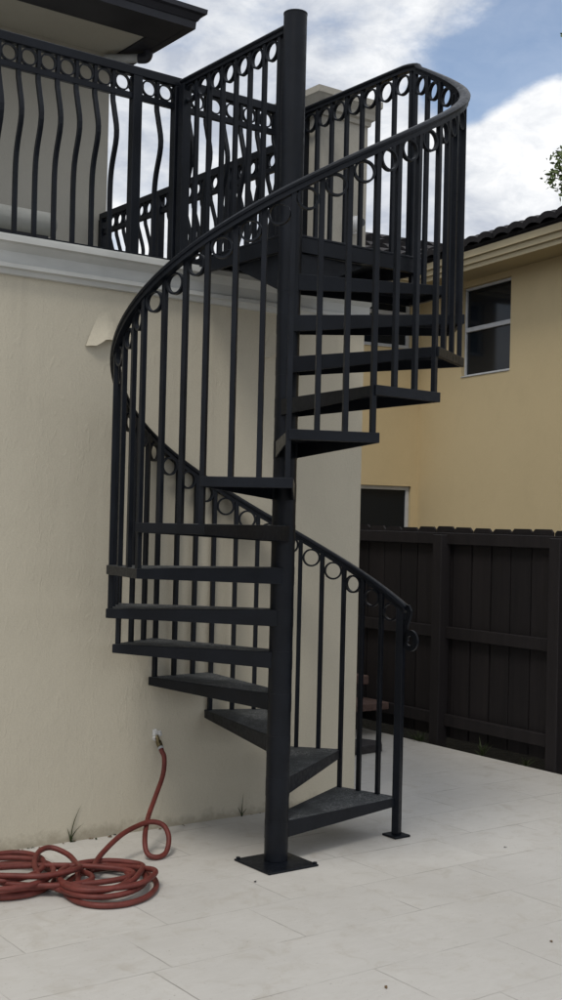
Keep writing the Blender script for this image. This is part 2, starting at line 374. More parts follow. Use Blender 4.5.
# upper storey behind the terrace
VU = 4.1; ZS = 5.36
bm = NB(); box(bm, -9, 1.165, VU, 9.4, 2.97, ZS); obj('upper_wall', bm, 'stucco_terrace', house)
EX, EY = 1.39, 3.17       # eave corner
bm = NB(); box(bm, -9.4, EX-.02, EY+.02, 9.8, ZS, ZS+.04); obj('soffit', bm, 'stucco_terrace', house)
bm = NB(); box(bm, -9.4, EX-.002, EY+.002, 3.555, ZS-.022, ZS-.002); box(bm, 1.19, EX-.002, 3.556, 9.7, ZS-.022, ZS-.002); obj('soffit_board', bm, 'eave', house)
bm = NB(); fp = [(0,ZS-.024),(.062,ZS-.024),(.066,ZS+.03),(.075,ZS+.035),(.10,ZS+.075),(.125,ZS+.085),(.128,ZS+.12),(0,ZS+.12)]
rings = []
for (cx, cy, dx, dy) in ((-9.4, EY, 0, -1), (EX, EY, 1, -1), (EX, 9.8, 1, 0)):
    rings.append([bm.verts.new((cx+dx*(a-.06), cy+dy*(a-.06), z)) for a, z in fp])
for i in range(2):
    for j in range(len(fp)):
        k = (j+1) % len(fp); bm.faces.new((rings[i][j], rings[i+1][j], rings[i+1][k], rings[i][k]))
obj('gutter', bm, 'eave', house)
bm = NB(); z0 = ZS+.125; zr = z0+1.7
c4 = [bm.verts.new(p) for p in ((-9.5,EY-.05,z0),(EX+.05,EY-.05,z0),(EX+.05,9.9,z0),(-9.5,9.9,z0))]
r2 = [bm.verts.new((-6, 6.7, zr)), bm.verts.new((-1.6, 6.7, zr))]
bm.faces.new((c4[0], c4[1], r2[1], r2[0])); bm.faces.new((c4[1], c4[2], r2[1])); bm.faces.new((c4[2], c4[3], r2[0], r2[1])); bm.faces.new((c4[3], c4[0], r2[0])); bm.faces.new(c4[::-1])
obj('roof', bm, 'tile', house)
bm = NB(); sweep(bm, [V((1.10, 4.06, 5.30)), V((1.315, 3.82, 5.285))], circ(.036, 12), V((0,0,1))); obj('downpipe', bm, 'pipe', house, smooth=True)
bm = NB(); sweep(bm, catmull([V((1.285, 3.85, 5.286)), V((1.325, 3.81, 5.286)), V((1.338, 3.795, 5.31)), V((1.338, 3.79, 5.345))], 6), circ(.040, 12), V((0,1,0)), twistfree=True); obj('pipe_elbow', bm, 'eave', house, smooth=True)

# ------------------------------------------------------------------ security camera on the pier
sc_ = thing('security_camera', (1.080, .872, 3.37), 'small white round security camera with black lens on the stucco pier', 'camera')
bm = NB(); sweep(bm, [V((1.080, .8715, 3.37)), V((1.080, .845, 3.37))], circ(.052, 20), V((0,0,1))); obj('mount', bm, 'plastic', sc_, smooth=True)
bm = NB(); bmesh.ops.create_uvsphere(bm, u_segments=20, v_segments=12, radius=.047, matrix=Matrix.Translation((1.080, .82, 3.372))); obj('housing', bm, 'plastic', sc_, smooth=True)
dv = V((.10, -.95, -.05)).normalized(); bm = NB(); p0 = V((1.080, .82, 3.376))
sweep(bm, [p0+dv*.03, p0+dv*.052], circ(.022, 18), V((0,0,1))); obj('lens', bm, 'lens', sc_, smooth=True)

# ------------------------------------------------------------------ sofa on the terrace
so = thing('outdoor_sofa', (-.62, 3.2, 2.972), 'pale grey padded outdoor sofa on the roof terrace, seen through the railing', 'sofa')
def pillow(x0, x1, y0, y1, z0, z1, r, name):
    bm = NB(); box(bm, x0, x1, y0, y1, z0, z1); return obj(name, bm, 'fabric', so, smooth=True, bevel=r, seg=5)
pillow(-1.5, .20, 3.0, 3.75, 3.20, 3.37, .05, 'seat')
pillow(-1.5, .245, 3.0, 3.20, 3.545, 3.715, .08, 'backrest')
bm = NB(); box(bm, -1.48, .18, 3.06, 3.16, 3.36, 3.56); box(bm, -1.48, .18, 3.05, 3.72, 3.09, 3.195); obj('frame', bm, 'eave', so, bevel=.006)
for lx in (-1.45, .12):
    for ly in (3.08, 3.66):
        bm = NB(); box(bm, lx, lx+.05, ly, ly+.05, 2.973, 3.088); obj('leg', bm, 'eave', so, bevel=.004)

# ------------------------------------------------------------------ spiral staircase
H = .2; RS = .825; ST = R_(25.603); PH1 = R_(4.022); RAILH = 1.02
def phi(k): return PH1+(k-1)*ST
def pol(a, r, z=0): return V((r*math.cos(a), r*math.sin(a), z))
def rail_z(a): return H*(1+(a-PH1)/ST)+RAILH
stair = thing('spiral_staircase', (0, 0, 0), 'black iron spiral staircase with ringed railing rising from the patio to the roof terrace', 'staircase')
bm = NB(); sweep(bm, [V((0,0,.012)), V((0,0,4.055))], circ(.0565, 40), V((0,1,0))); pole = obj('center_pole', bm, 'iron', stair, smooth=True)
bm = NB(); sweep(bm, [V((0,0,4.0551)), V((0,0,4.062))], circ(.058, 40), V((0,1,0))); obj('pole_cap', bm, 'iron', pole, smooth=True)
bm = NB(); box(bm, -.160, .128, -.168, .118, .001, .010); bp_ = obj('base_plate', bm, 'iron', stair, bevel=.002)
for bx_, by_ in ((-.145,-.155),(.115,-.155),(-.145,.105),(.115,.105)):
    bm = NB(); sweep(bm, [V((bx_,by_,.010)), V((bx_,by_,.019))], circ(.011, 6), V((0,1,0))); obj('anchor_bolt', bm, 'iron', bp_)
# treads: wedge pans, deep at the pole and shallow at the outer end
OV = R_(1.6)
def tread(k):
    a0, a1 = phi(k), phi(k+1)+OV; z = k*H; bm = NB()
    am = (a0+a1)/2
    top = [pol(a0, RS+.012), pol(a1, RS+.012), pol(am+R_(68), .058), pol(am-R_(68), .058)]
    dep = [.043, .043, .078, .078]
    hi = [bm.verts.new((p.x, p.y, z)) for p in top]
    lo = [bm.verts.new((p.x, p.y, z-d)) for p, d in zip(top, dep)]
    bm.faces.new(hi).material_index = 1
    # pan underside: rim turned in, sheet set up inside
    cen = sum(top, V())/4
    li = [bm.verts.new((p.x+(cen.x-p.x)*.05, p.y+(cen.y-p.y)*.05, z-d)) for p, d in zip(top, dep)]
    ui = [bm.verts.new((p.x+(cen.x-p.x)*.05, p.y+(cen.y-p.y)*.05, z-.008)) for p in top]
    for i in range(4):
        j = (i+1) % 4
        bm.faces.new((lo[i], lo[j], hi[j], hi[i])); bm.faces.new((lo[i], lo[j], li[j], li[i])); bm.faces.new((li[i], li[j], ui[j], ui[i]))
    bm.faces.new(ui)
    t_ = obj('tread', bm, ['iron', 'grit'], stair, bevel=.002)
    bm = NB(); sweep(bm, [V((0,0,z-.085)), V((0,0,z+.002))], circ(.0576, 40), V((0,1,0))); obj('collar', bm, 'iron', t_, smooth=True)
for k in range(1, 15): tread(k)
# landing
bm = NB(); LX, LY = RS+.015, 1.02; zl = 15*H
box(bm, -.03, LX, -.02, LY, zl-.012, zl, 0)
for f in bm.faces:
    if f.normal.z > .5 or f.calc_center_median().z > zl-.001: f.material_index = 1
landing = obj('landing', bm, ['iron', 'grit'], stair, bevel=.002)
bm = NB()
box(bm, -.03, LX, -.0205, .0, zl-.085, zl-.0125); box(bm, LX-.02, LX-.0005, .001, LY-.021, zl-.085, zl-.0125)
box(bm, -.0295, -.01, .001, LY-.021, zl-.085, zl-.0125); box(bm, -.03, LX, LY-.02, LY-.0005, zl-.085, zl-.0125)
obj('landing_rim', bm, 'iron', landing, bevel=.002)
def gusset(dx, dy):
    bm = NB(); n = V((-dy, dx, 0))*.006; d = V((dx, dy, 0))
    pts = [d*.05+V((0,0,zl-.085)), d*.46+V((0,0,zl-.085)), d*.46+V((0,0,zl-.10)), d*.06+V((0,0,zl-.27)), d*.05+V((0,0,zl-.27))]
    A = [bm.verts.new(p+n) for p in pts]; B = [bm.verts.new(p-n) for p in pts]
    bm.faces.new(A); bm.faces.new(B[::-1])
    for i in range(5): bm.faces.new((A[i], A[(i+1)%5], B[(i+1)%5], B[i]))
    obj('gusset', bm, 'iron', landing)
gusset(1, .05); gusset(.02, 1)
# balusters of the flight, three to a tread, with a ring between each pair under the handrail
BW = .0222
RB = RS-.010
def chordpt(k, j):
    a = pol(phi(k), RB); c_ = pol(phi(k+1), RB); return a+(c_-a)*(j/3)
tops = [(pol(phi(1), RB), phi(1))]
for k in range(1, 15):
    for j in (1, 2, 3):
        p = chordpt(k, j); a = phi(k)+ST*j/3
        tg = V((-math.sin(a), math.cos(a), 0))
        zt = rail_z(a)-.036
        bm = NB(); zb = k*H-(.03 if j == 3 else 0.004)
        bar(bm, (p.x, p.y, zb), (p.x, p.y, zt), BW, BW, tg)
        obj('baluster', bm, 'iron', stair, bevel=.0015)
        tops.append((p, a))
for (p0, a0), (p1, a1) in zip(tops, tops[1:]):
    mid = (p0+p1)/2; d = p1-p0; gapr = (d.length-BW)/2-.0008
    ax = V((d.y, -d.x, 0)).normalized()
    zc = (rail_z(a0)+rail_z(a1))/2-.040-gapr-.006
    bm = NB(); ringmesh(bm, (mid.x, mid.y, zc), ax, gapr, .020, .009)
    obj('ring', bm, 'iron', stair, smooth=True)
# newel at the foot
a = phi(1); p = pol(a, RB)
bm = NB(); bar(bm, (p.x, p.y, .012), (p.x, p.y, rail_z(a)-.03), .040, .040, V((-math.sin(a+.35), math.cos(a+.35), 0))); nw = obj('newel_post', bm, 'iron', stair, bevel=.002)
bm = NB(); box(bm, p.x-.052, p.x+.052, p.y-.052, p.y+.052, .001, .012); obj('foot_plate', bm, 'iron', nw, bevel=.002)
# handrail: helix, scroll at the foot, turning into the landing rail at the top
hp = [(-.017,-.036),(.017,-.036),(.017,-.018),(.024,-.016),(.026,-.006),(.020,.002),(.010,.006),(-.010,.006),(-.020,.002),(-.026,-.006),(-.024,-.016),(-.017,-.018)]
a_end = phi(1)-.055; a_top = R_(358.8+0.0)
pts = []
pts2 = []
p = pol(a_end, RB, rail_z(a_end)); tg = V((math.sin(a_end), -math.cos(a_end), 0))
n = int((phi(15)-R_(2)-a_end)/R_(3))
ztop = 4.035
def smin(a, b, k=.05): h_ = max(0, k-abs(a-b))/k; return min(a, b)-h_*h_*k/4
for i in range(n+1):
    a = a_end+(phi(15)-R_(2)-a_end)*i/n; pts.append(pol(a, RB, smin(rail_z(a)-.004, ztop)))
pts += [V((RS-.010, .02, smin(4.026, ztop))), V((RS-.010, .05, smin(4.042, ztop))), V((RS-.010, .08, smin(4.058, ztop))), V((RS-.010, .12, ztop)), V((RS-.010, 1.06, ztop))]
bm = NB(); sweep(bm, pts, hp); rail = obj('handrail', bm, 'iron', stair, smooth=True)
# scroll: drops from the rail end and curls back on itself
bm = NB(); sp_ = [p+V((0,0,-.006))+tg*(-.012), p+V((0,0,-.008))+tg*.010, p+V((0,0,-.024))+tg*.020, p+V((0,0,-.055))+tg*.014, p+V((0,0,-.10))-tg*.006]
cx = p+V((0,0,-.172))+tg*.030
a0 = 2.75
for i in range(26):
    q = i/25; ang = a0+q*(2*math.pi*1.12); r = .049*(1-.36*q)
    sp_.append(cx+tg*(r*math.cos(ang))+V((0,0,r*math.sin(ang))))
sweep(bm, sp_, rect(.030, .013), V((tg.y, -tg.x, 0)), twistfree=True); obj('scroll', bm, 'iron', rail, smooth=True)
# landing rails (both sides) with ringed balusters
def straight_rail(x, y0, y1, nb, z, endpost):
    sp0 = (y1-y0)/nb
    ps = [V((x, y0+sp0*i, 0)) for i in range(nb+1)]
    for i, q in enumerate(ps):
        last = (i == nb)
        w = .052 if (last and endpost) else BW
        bm = NB(); bar(bm, (q.x, q.y, zl-.05 if last else zl), (q.x, q.y, z-.034), w, w, V((0,1,0))); obj('post' if last and endpost else 'baluster', bm, 'iron', stair, bevel=.0015)
    g = (sp0-BW)/2-.001
    for q, q2 in zip(ps, ps[1:]):
        m_ = (q+q2)/2; bm = NB(); ringmesh(bm, (m_.x, m_.y, z-.041-g), (1,0,0), g, .020, .009); obj('ring', bm, 'iron', stair, smooth=True)
straight_rail(RS-.010, .065, 1.0, 7, ztop, True)
a = phi(15); q0 = pol(a, RB)
straight_rail(0, .12, 1.0, 7, 4.025, True)
bm = NB(); sweep(bm, [V((0,.052,4.021)), V((0,1.02,4.021))], hp); obj('landing_rail', bm, 'iron', stair, smooth=True)
# ring between the flight's last baluster and the landing's first
p0, p1 = pol(phi(15), RB), V((RS-.010, .13, 0)); d = p1-p0

# ------------------------------------------------------------------ terrace railings with belly balusters
YR = 1.068; ZR = 4.045
def belly(t_):        # outward offset down the baluster, t_ 0 top .. 1 foot
    return .058*math.exp(-((t_-.27)/.17)**2)*min(1, t_/.08)-.004*math.sin(math.pi*t_)
def railing(name, p0, p1, out, posts, label, stops, cat='railing', z0=2.972, zshift=0, group=None):
    """stops: distances from p1 back to p0 where the uprights stand; a ring sits in every gap narrower than .13"""
    p0 = V((*p0, 0)); p1 = V((*p1, 0)); d = (p0-p1); d.normalize(); out = V((*out, 0))
    r = thing(name, ((p0+p1)/2)+V((0,0,z0)), label, cat, group)
    zt = ZR+zshift
    bm = NB(); bar(bm, p0+V((0,0,zt-.026)), p1+V((0,0,zt-.026)), .042, .050); obj('top_rail', bm, 'iron', r, bevel=.004)
    bm = NB(); bar(bm, p0+V((0,0,zt-.160)), p1+V((0,0,zt-.160)), .026, .032); obj('middle_rail', bm, 'iron', r, bevel=.002)
    bm = NB(); bar(bm, p0+V((0,0,3.030)), p1+V((0,0,3.030)), .026, .024); obj('bottom_rail', bm, 'iron', r, bevel=.002)
    for s in posts:
        q = p1+d*s; bm = NB(); bar(bm, q+V((0,0,z0+.001)), q+V((0,0,zt-.052)), .054, .054, d); obj('post', bm, 'iron', r, bevel=.003)
    for i, s in enumerate(stops):
        q = p1+d*s
        if not any(abs(s-x) < .05 for x in posts):
            pts = []
            for k in range(25):
                t_ = k/24; pts.append(q+out*belly(t_)+V((0,0,(zt-.177)+(3.042-(zt-.177))*t_)))
            bm = NB(); sweep(bm, pts, rect(.0225, .0225), d); obj('baluster', bm, 'iron', r, bevel=.0015)
            bm = NB(); bar(bm, q+V((0,0,zt-.144)), q+V((0,0,zt-.052)), .026, .018, d); obj('spacer', bm, 'iron', r)
        if i+1 < len(stops) and stops[i+1]-s < .13:
            m_ = p1+d*((s+stops[i+1])/2); bm = NB()
            ringmesh(bm, m_+V((0,0,zt-.098)), out, .0455, .018, .008); obj('ring', bm, 'iron', r, smooth=True)
    return r
railing('terrace_railing', (-3.42, YR), (.018, YR), (0,-1), [.027, .286, 2.0, 3.41],
        'black wrought iron terrace railing with bellied balusters above the cornice, left of the stair landing',
        [.054, .156, .258]+[.318+.1075*i for i in range(29)])
railing('terrace_gate', (.775, YR), (.050, YR), (0,-1), [], 'black iron gate with bellied bars closing the terrace behind the stair landing', [.012+.117*i for i in range(7)], 'gate', zshift=-.004)
railing('terrace_railing', (1.10, 4.06), (1.10, 1.28), (1,0), [.03, .92, 1.85, 2.75],
        'black iron side railing running from the stucco pier back to the upper wall', [.03+.1133*i for i in range(25)])

# ------------------------------------------------------------------ fence
XF = 2.87
fence = thing('wooden_fence', (XF, 2, 0), 'dark brown wooden privacy fence with notched board tops along the patio', 'fence')
pitch = .192; y = -1.6; i = 0
bm = NB()
while y < 6.5:
    w = pitch-random.uniform(.008, .018); z1 = 1.60+random.uniform(-.008, .008); x0 = XF+.055+random.uniform(0, .006); c_ = random.uniform(.017, .026); th = .018
    poly = [(y, .045), (y+w, .045), (y+w, z1-c_), (y+w-c_, z1), (y+c_, z1), (y, z1-c_)]
    A = [bm.verts.new((x0, a_, b_)) for a_, b_ in poly]; B = [bm.verts.new((x0+th, a_, b_)) for a_, b_ in poly]
    bm.faces.new(A[::-1]); bm.faces.new(B)
    for q in range(6): bm.faces.new((A[q], A[(q+1)%6], B[(q+1)%6], B[q]))
    y += pitch
obj('board_panel', bm, 'fence', fence)
bm = NB(); y = -1.6      # backing battens that close the gaps
while y < 6.5:
    box(bm, XF+.080, XF+.092, y-.04, y+.03, .06, 1.52); y += pitch
obj('batten', bm, 'fence', fence)
for zz in (1.475, .78, .135):
    bm = NB(); box(bm, XF+.012, XF+.052, -1.6, 6.5, zz, zz+.085); obj('rail', bm, 'fence', fence, bevel=.003)
for yy in (-1.45, -.35, .745, 1.87, 2.98, 4.1, 5.2, 6.3):
    bm = NB(); box(bm, XF-.045, XF+.050, yy, yy+.095, -.048, 1.545); obj('post', bm, 'fence', fence, bevel=.004)

# ------------------------------------------------------------------ neighbour's house
XN, YN = 8.5, 8.33; ZE = 4.985
nb = thing('neighbor_house', (XN, YN, 0), 'yellow stucco house with dark tiled roof behind the wooden fence', 'house')
def wall_holes(bm, axis, c, lo, hi, z0, z1, holes):
    """wall sheet with real openings; axis 'x': plane x=c running in y; 'y': plane y=c running in x. holes: (a0,a1,z0,z1)"""
    us = sorted({lo, hi, *[h[0] for h in holes], *[h[1] for h in holes]}); zs = sorted({z0, z1, *[h[2] for h in holes], *[h[3] for h in holes]})
    for i in range(len(us)-1):
        for j in range(len(zs)-1):
            um, zm = (us[i]+us[i+1])/2, (zs[j]+zs[j+1])/2
            if any(h[0] < um < h[1] and h[2] < zm < h[3] for h in holes): continue
            P = [(us[i], zs[j]), (us[i+1], zs[j]), (us[i+1], zs[j+1]), (us[i], zs[j+1])]
            bm.faces.new([bm.verts.new((c, a_, b_) if axis == 'x' else (a_, c, b_)) for a_, b_ in P])
    for h in holes:          # reveals
        dd = .11
        for (a_, b_), (a2, b2) in (((h[0],h[2]),(h[1],h[2])), ((h[1],h[2]),(h[1],h[3])), ((h[1],h[3]),(h[0],h[3])), ((h[0],h[3]),(h[0],h[2]))):
            if axis == 'x': P = [(c, a_, b_), (c, a2, b2), (c+dd, a2, b2), (c+dd, a_, b_)]
            else: P = [(a_, c, b_), (a2, c, b2), (a2, c+dd, b2), (a_, c+dd, b_)]
            bm.faces.new([bm.verts.new(q) for q in P])
winR = (6.25, 7.31, 3.625, 4.85); winL = (7.53, 8.34, 4.12, 4.93); winG = (7.50, 8.39, .9, 2.15)
bm = NB()
wall_holes(bm, 'x', XN, -3, YN, 0, 5.1, [winR]); wall_holes(bm, 'y', YN, 7.3, XN, 0, 5.1, [winL, winG]); bm.faces.new([bm.verts.new(q) for q in ((7.3,YN,0),(7.3,YN,5.2),(7.3,YN+1.2,5.85),(7.3,11.4,5.2),(7.3,11.4,0))])
obj('wall', bm, 'yellow', nb)
bm = NB(); box(bm, XN+.02, 16, -3, YN-.02, 0, .02); box(bm, XN+.5, 16, -2.98, 15, 0, 5.05); box(bm, 7.4, XN+.4, YN+.5, 11.4, 0, 5.05); obj('inner_wall', bm, 'yellow', nb)
def window(axis, c, h, mid, fw=.055):
    y0, y1, z0, z1 = h; bm = NB()
    def bx(a0, a1, b0, b1, d0, d1):
        if axis == 'x': box(bm, c+d0, c+d1, a0, a1, b0, b1)
        else: box(bm, a0, a1, c+d0, c+d1, b0, b1)
    e_ = .002
    bx(y0+e_, y1-e_, z0+e_, z0+fw, .045, .10); bx(y0+e_, y1-e_, z1-fw, z1-e_, .045, .10)
    bx(y0+e_, y0+fw, z0+fw+e_, z1-fw-e_, .045, .10); bx(y1-fw, y1-e_, z0+fw+e_, z1-fw-e_, .045, .10)
    wo_ = obj('window', bm, 'wframe', nb, bevel=.004)
    if mid:
        bm = NB(); bx(y0+fw+e_, y1-fw-e_, mid-.03, mid+.03, .03, .095); obj('meeting_rail', bm, 'wframe', wo_, bevel=.004)
    bm = NB(); bx(y0+fw-.01, y1-fw+.01, z0+fw-.01, z1-fw+.01, .07, .078); obj('pane', bm, 'glass', wo_)
    bm = NB(); bx(y0+e_, y1-e_, z0+.001, z0+.016, -.012, .044); obj('sill', bm, 'wframe', wo_, bevel=.003)
window('x', XN, winR, 4.272, .038); window('y', YN, winL, 4.615); window('y', YN, winG, None)
# eaves: three stepped bands
XE, YE = XN-.46, YN-.46
bm = NB(); bands = [(.0,ZE-.06),(.0,ZE+.0),(-.035,ZE+.003),(-.035,ZE+.075),(-.07,ZE+.078),(-.07,ZE+.165)]
def eave_sweep(bm, prof):
    rg = []
    for (px_, py_, dx, dy) in ((XE, -3.6, 1, 0), (XE, YE, 1, 1), (7.05, YE, 0, 1)):
        rg.append([bm.verts.new((px_+dx*a_, py_+dy*a_, z)) for a_, z in prof])
    for i in range(2):
        for j in range(len(prof)-1): bm.faces.new((rg[i][j], rg[i+1][j], rg[i+1][j+1], rg[i][j+1]))
eave_sweep(bm, bands); obj('fascia', bm, 'ytrim', nb)
bm = NB(); eave_sweep(bm, [(.0005, ZE-.05), (.459, ZE-.05)]); obj('soffit', bm, 'ytrim', nb)
# barrel-tile roof, each course a wavy strip with a stepped edge
def tile_slope(bm, origin, along, up_dir, n_along, n_up, tw=.30, tl=.36, slope=R_(25), clip=None):
    o = V(origin); al = V(along); ud = V(up_dir)*math.cos(slope)+V((0,0,math.sin(slope))); nrm = al.cross(ud)
    if nrm.z < 0: nrm = -nrm
    K = 8
    for c_ in range(n_up):
        off0 = .080
        rows = []
        for (s, lift) in ((c_*tl-.03, off0), (c_*tl+tl, 0.012)):
            rows.append((s, lift))
        for a_ in range(n_along):
            jt = random.uniform(-.008, .008)
            if clip and not clip(a_*tw, c_*tl): continue
            g = []
            for s, lift in rows:
                g.append([bm.verts.new(o+al*(a_*tw+tw*k/K)+ud*(s+jt)+nrm*(lift+.048*math.sin(math.pi*k/K)**.8)) for k in range(K+1)])
            lowe = [bm.verts.new(v.co-nrm*(.075 if k not in (0, K) else .07)) for k, v in enumerate(g[0])]
            for k in range(K):
                bm.faces.new((g[0][k], g[0][k+1], g[1][k+1], g[1][k])); bm.faces.new((lowe[k], lowe[k+1], g[0][k+1], g[0][k]))
bm = NB()
ZT = ZE+.20
SR = R_(20)
tile_slope(bm, (XE-.10, YE+2.2, ZT), (0,-1,0), (1,0,0), 40, 12, slope=SR, clip=lambda a, s: a > 2.2-s*math.cos(SR)/1.28-.12)
tile_slope(bm, (XE+2.0, YE-.10, ZT), (-1,0,0), (0,1,0), 10, 5, clip=lambda a, s: a > 2.0-1.28*s*math.cos(R_(25))-.3)
# deck below the tiles
up_ = 4.4
def quad(*q): bm.faces.new([bm.verts.new(p_) for p_ in q])
s1_ = math.tan(SR); s2_ = math.tan(R_(25)); xa, ya, za = XE-.08, YE-.08, ZT-.012
quad((xa,-3.6,za),(xa,ya+up_,za),(xa+up_,ya+up_,za+up_*s1_),(xa+up_,-3.6,za+up_*s1_))
quad((7.08,ya,za),(xa+1.7,ya,za),(xa+1.7,ya+1.62,za+1.62*s2_),(7.08,ya+1.62,za+1.62*s2_))
quad((7.08,ya+3.4,za),(xa+1.7,ya+3.4,za),(xa+1.7,ya+1.62,za+1.62*s2_),(7.08,ya+1.62,za+1.62*s2_))
for k_ in range(1):      # closure strip under the first course
    box(bm, XE-.05, XE-.02, -3.6, YE-.06, ZE+.16, ZT+.03); box(bm, 7.06, XE-.06, YE-.05, YE-.02, ZE+.16, ZT+.03)
obj('roof', bm, 'tile', nb)
nb.rotation_euler.z = R_(-9)

# ------------------------------------------------------------------ bench and step behind the house corner
be = thing('wooden_bench', (2.5, 3.0, 0), 'low worn reddish brown wooden bench against the fence, mostly hidden behind the house corner', 'bench')
bm = NB(); box(bm, 2.36, 2.78, 2.36, 3.7, .195, .25); obj('seat', bm, 'bench', be, bevel=.006)
bm = NB(); box(bm, 2.70, 2.76, 2.58, 3.65, .36, .43); obj('backrest', bm, 'bench', be, bevel=.006)
for lx in (2.40, 2.70):
    for ly in (2.66, 3.5):
        bm = NB(); box(bm, lx, lx+.05, ly, ly+.06, .001, .194); obj('leg', bm, 'step', be, bevel=.003)
for ly in (2.63, 3.55):
    bm = NB(); box(bm, 2.715, 2.745, ly, ly+.05, .2501, .3599); obj('bracket', bm, 'step', be)
bm = NB(); prism(bm, [(XC+.003, 1.80), (2.28, 1.86), (2.36, 1.96), (2.30, 2.10), (XC+.003, 2.22)], .0, .055)
tag(obj('doorstep', bm, 'step', None, bevel=.006), 'low dark step on the patio beside the house corner, seen behind the balusters', 'step')

# ------------------------------------------------------------------ hose and tap
tp = thing('water_tap', (-.185, W, .48), 'brass hose tap set in a rough white plaster patch on the house wall', 'tap')
bm = NB(); n = 22; c0 = bm.verts.new((-.185, W-.010, .49)); ring0 = []
for i in range(n):
    a = 2*math.pi*i/n; r = .028+.006*math.sin(3*a+1)+random.uniform(-.004, .005); ring0.append(bm.verts.new((-.185+r*math.cos(a), W-.001, .49+r*1.05*math.sin(a))))
mid_ = []
for v in ring0: mid_.append(bm.verts.new((-.185+(v.co.x+.185)*.6, W-.009-random.uniform(0, .005), .49+(v.co.z-.49)*.6)))
for i in range(n):
    j = (i+1) % n; bm.faces.new((ring0[i], ring0[j], mid_[j], mid_[i])); bm.faces.new((mid_[i], mid_[j], c0))
obj('plaster_patch', bm, 'plaster', tp)
bm = NB(); sweep(bm, [V((-.186,W-.006,.484)), V((-.190,W-.03,.462))], circ(.011, 12), V((0,0,1))); obj('spout', bm, 'brass', tp, smooth=True)
bm = NB(); sweep(bm, [V((-.190,W-.029,.463)), V((-.1905,W-.034,.458)), V((-.192,W-.055,.436))], circ(.0155, 10), V((0,0,1)), radii=[.9,1,1]); obj('coupling', bm, 'brass', tp, smooth=True)
bm = NB(); sweep(bm, [V((-.1908,W-.040,.4525)), V((-.1914,W-.047,.4450))], circ(.0178, 6), V((0,0,1))); obj('coupling_nut', bm, 'brass', tp)
bm = NB(); sweep(bm, [V((-.192,W-.0555,.4355)), V((-.1915,W-.063,.427))], circ(.0158, 14), V((0,0,1))); obj('ferrule', bm, 'pipe', tp, smooth=True)
hr = .0125
hp_ = [(-.192,.772,.440),(-.190,.755,.415),(-.190,.73,.385),(-.226,.68,.311),(-.317,.60,.221),(-.413,.50,.154),(-.486,.40,.085),(-.502,.345,.030),(-.468,.315,.0145),(-.403,.34,.022),(-.364,.38,.077),(-.369,.42,.127),(-.414,.445,.147),(-.486,.44,.145),(-.633,.37,.128),(-.795,.26,.085),(-.87,.19,.055)]
random.seed(11)
def loop(cx, cy, ra, rb, z, turns, start, dz=0.0, rot=-.63, n=13):
    out = []; e1, e2 = random.uniform(-.05, .05), random.uniform(0, 6.28)
    for i in range(int(n*turns)):
        a = start-2*math.pi*i/n; k = 1+e1*math.cos(2*a+e2)
        x, y_ = ra*k*math.cos(a), rb*k*math.sin(a)
        out.append((cx+x*math.cos(rot)-y_*math.sin(rot), cy+x*math.sin(rot)+y_*math.cos(rot), z+dz*i/(n*turns)))
    return out
# main coil in front, the raised crossing loop, strands shared by both piles, then the pile at the left
hp_ += loop(-.895, .05, .185, .245, .040, 1.1, 2.0)
hp_ += loop(-.865, .03, .205, .265, .0150, 1.1, 1.3)
hp_ += loop(-.92, .08, .150, .205, .046, 1.05, .7)
hp_ += loop(-.880, .050, .200, .225, .068, 1.0, .3, -.010)
hp_ += loop(-.915, .040, .165, .215, .072, .7, 0., -.02)
hp_ += [(-1.06,.0,.03),(-1.133,.127,.045),(-1.105,.29,.075),(-1.035,.40,.10),(-.965,.42,.105),(-.918,.35,.085),(-.925,.25,.07),(-.98,.12,.085)]
hp_ += loop(-1.06, .17, .33, .115, .088, 1.1, 4.6, -.05, rot=-.50)
hp_ += loop(-1.20, .34, .20, .25, .016, 1.1, 4.4)
hp_ += loop(-1.14, .25, .27, .15, .050, 1.15, 3.9, 0, rot=-.80)
hp_ += loop(-1.25, .31, .21, .25, .060, 1.0, 3.4)
hp_ += loop(-1.19, .37, .15, .20, .076, .9, 3.1, -.02)
hp_ += [(-1.46,.42,.03),(-1.62,.46,.0145),(-1.80,.40,.0145),(-1.98,.44,.0145)]
hp_ = [(x, y_, max(z, .0145)) for x, y_, z in hp_]
bm = NB(); sweep(bm, catmull(hp_, 8), circ(hr, 10), twistfree=True)
tag(obj('garden_hose', bm, 'hose', None, smooth=True), 'long dark red rubber hose hanging from the tap and coiled on the patio', 'hose')

# ------------------------------------------------------------------ weeds
def blades(name, base, specs, label, group=None, cat='weed', wid=.006, mat_='weed'):
    t_ = NB()
    for (ang, lean, hgt, curl) in specs:
        d = V((math.cos(ang), math.sin(ang), 0)); pts = []; n = 7
        for i in range(n+1):
            q = i/n; pts.append(V(base)+d*(lean*q+curl*q*q)+V((0,0,hgt*(q-.18*abs(curl)/(hgt+.01)*q*q))))
        sd_ = V((-d.y, d.x, 0))
        for sgn in (0, 1):
            w = (sd_ if sgn == 0 else d)*wid
            for i in range(n):
                k0, k1 = 1-(i/n)**2*.95, 1-((i+1)/n)**2*.95
                vs = [t_.verts.new(pts[i]-w*k0), t_.verts.new(pts[i]+w*k0), t_.verts.new(pts[i+1]+w*k1), t_.verts.new(pts[i+1]-w*k1)]
                t_.faces.new(vs)
    return tag(obj(name, t_, mat_), label, cat, group)
blades('weed', (-.668, W-.010, .0), [(.1,.0,.19,.06),(-.3,.01,.10,.055),(2.9,.01,.075,.01),(-1.2,.0,.03,.02)],
       'thin green weed growing from the foot of the cream wall behind the hose', None, wid=.0035)
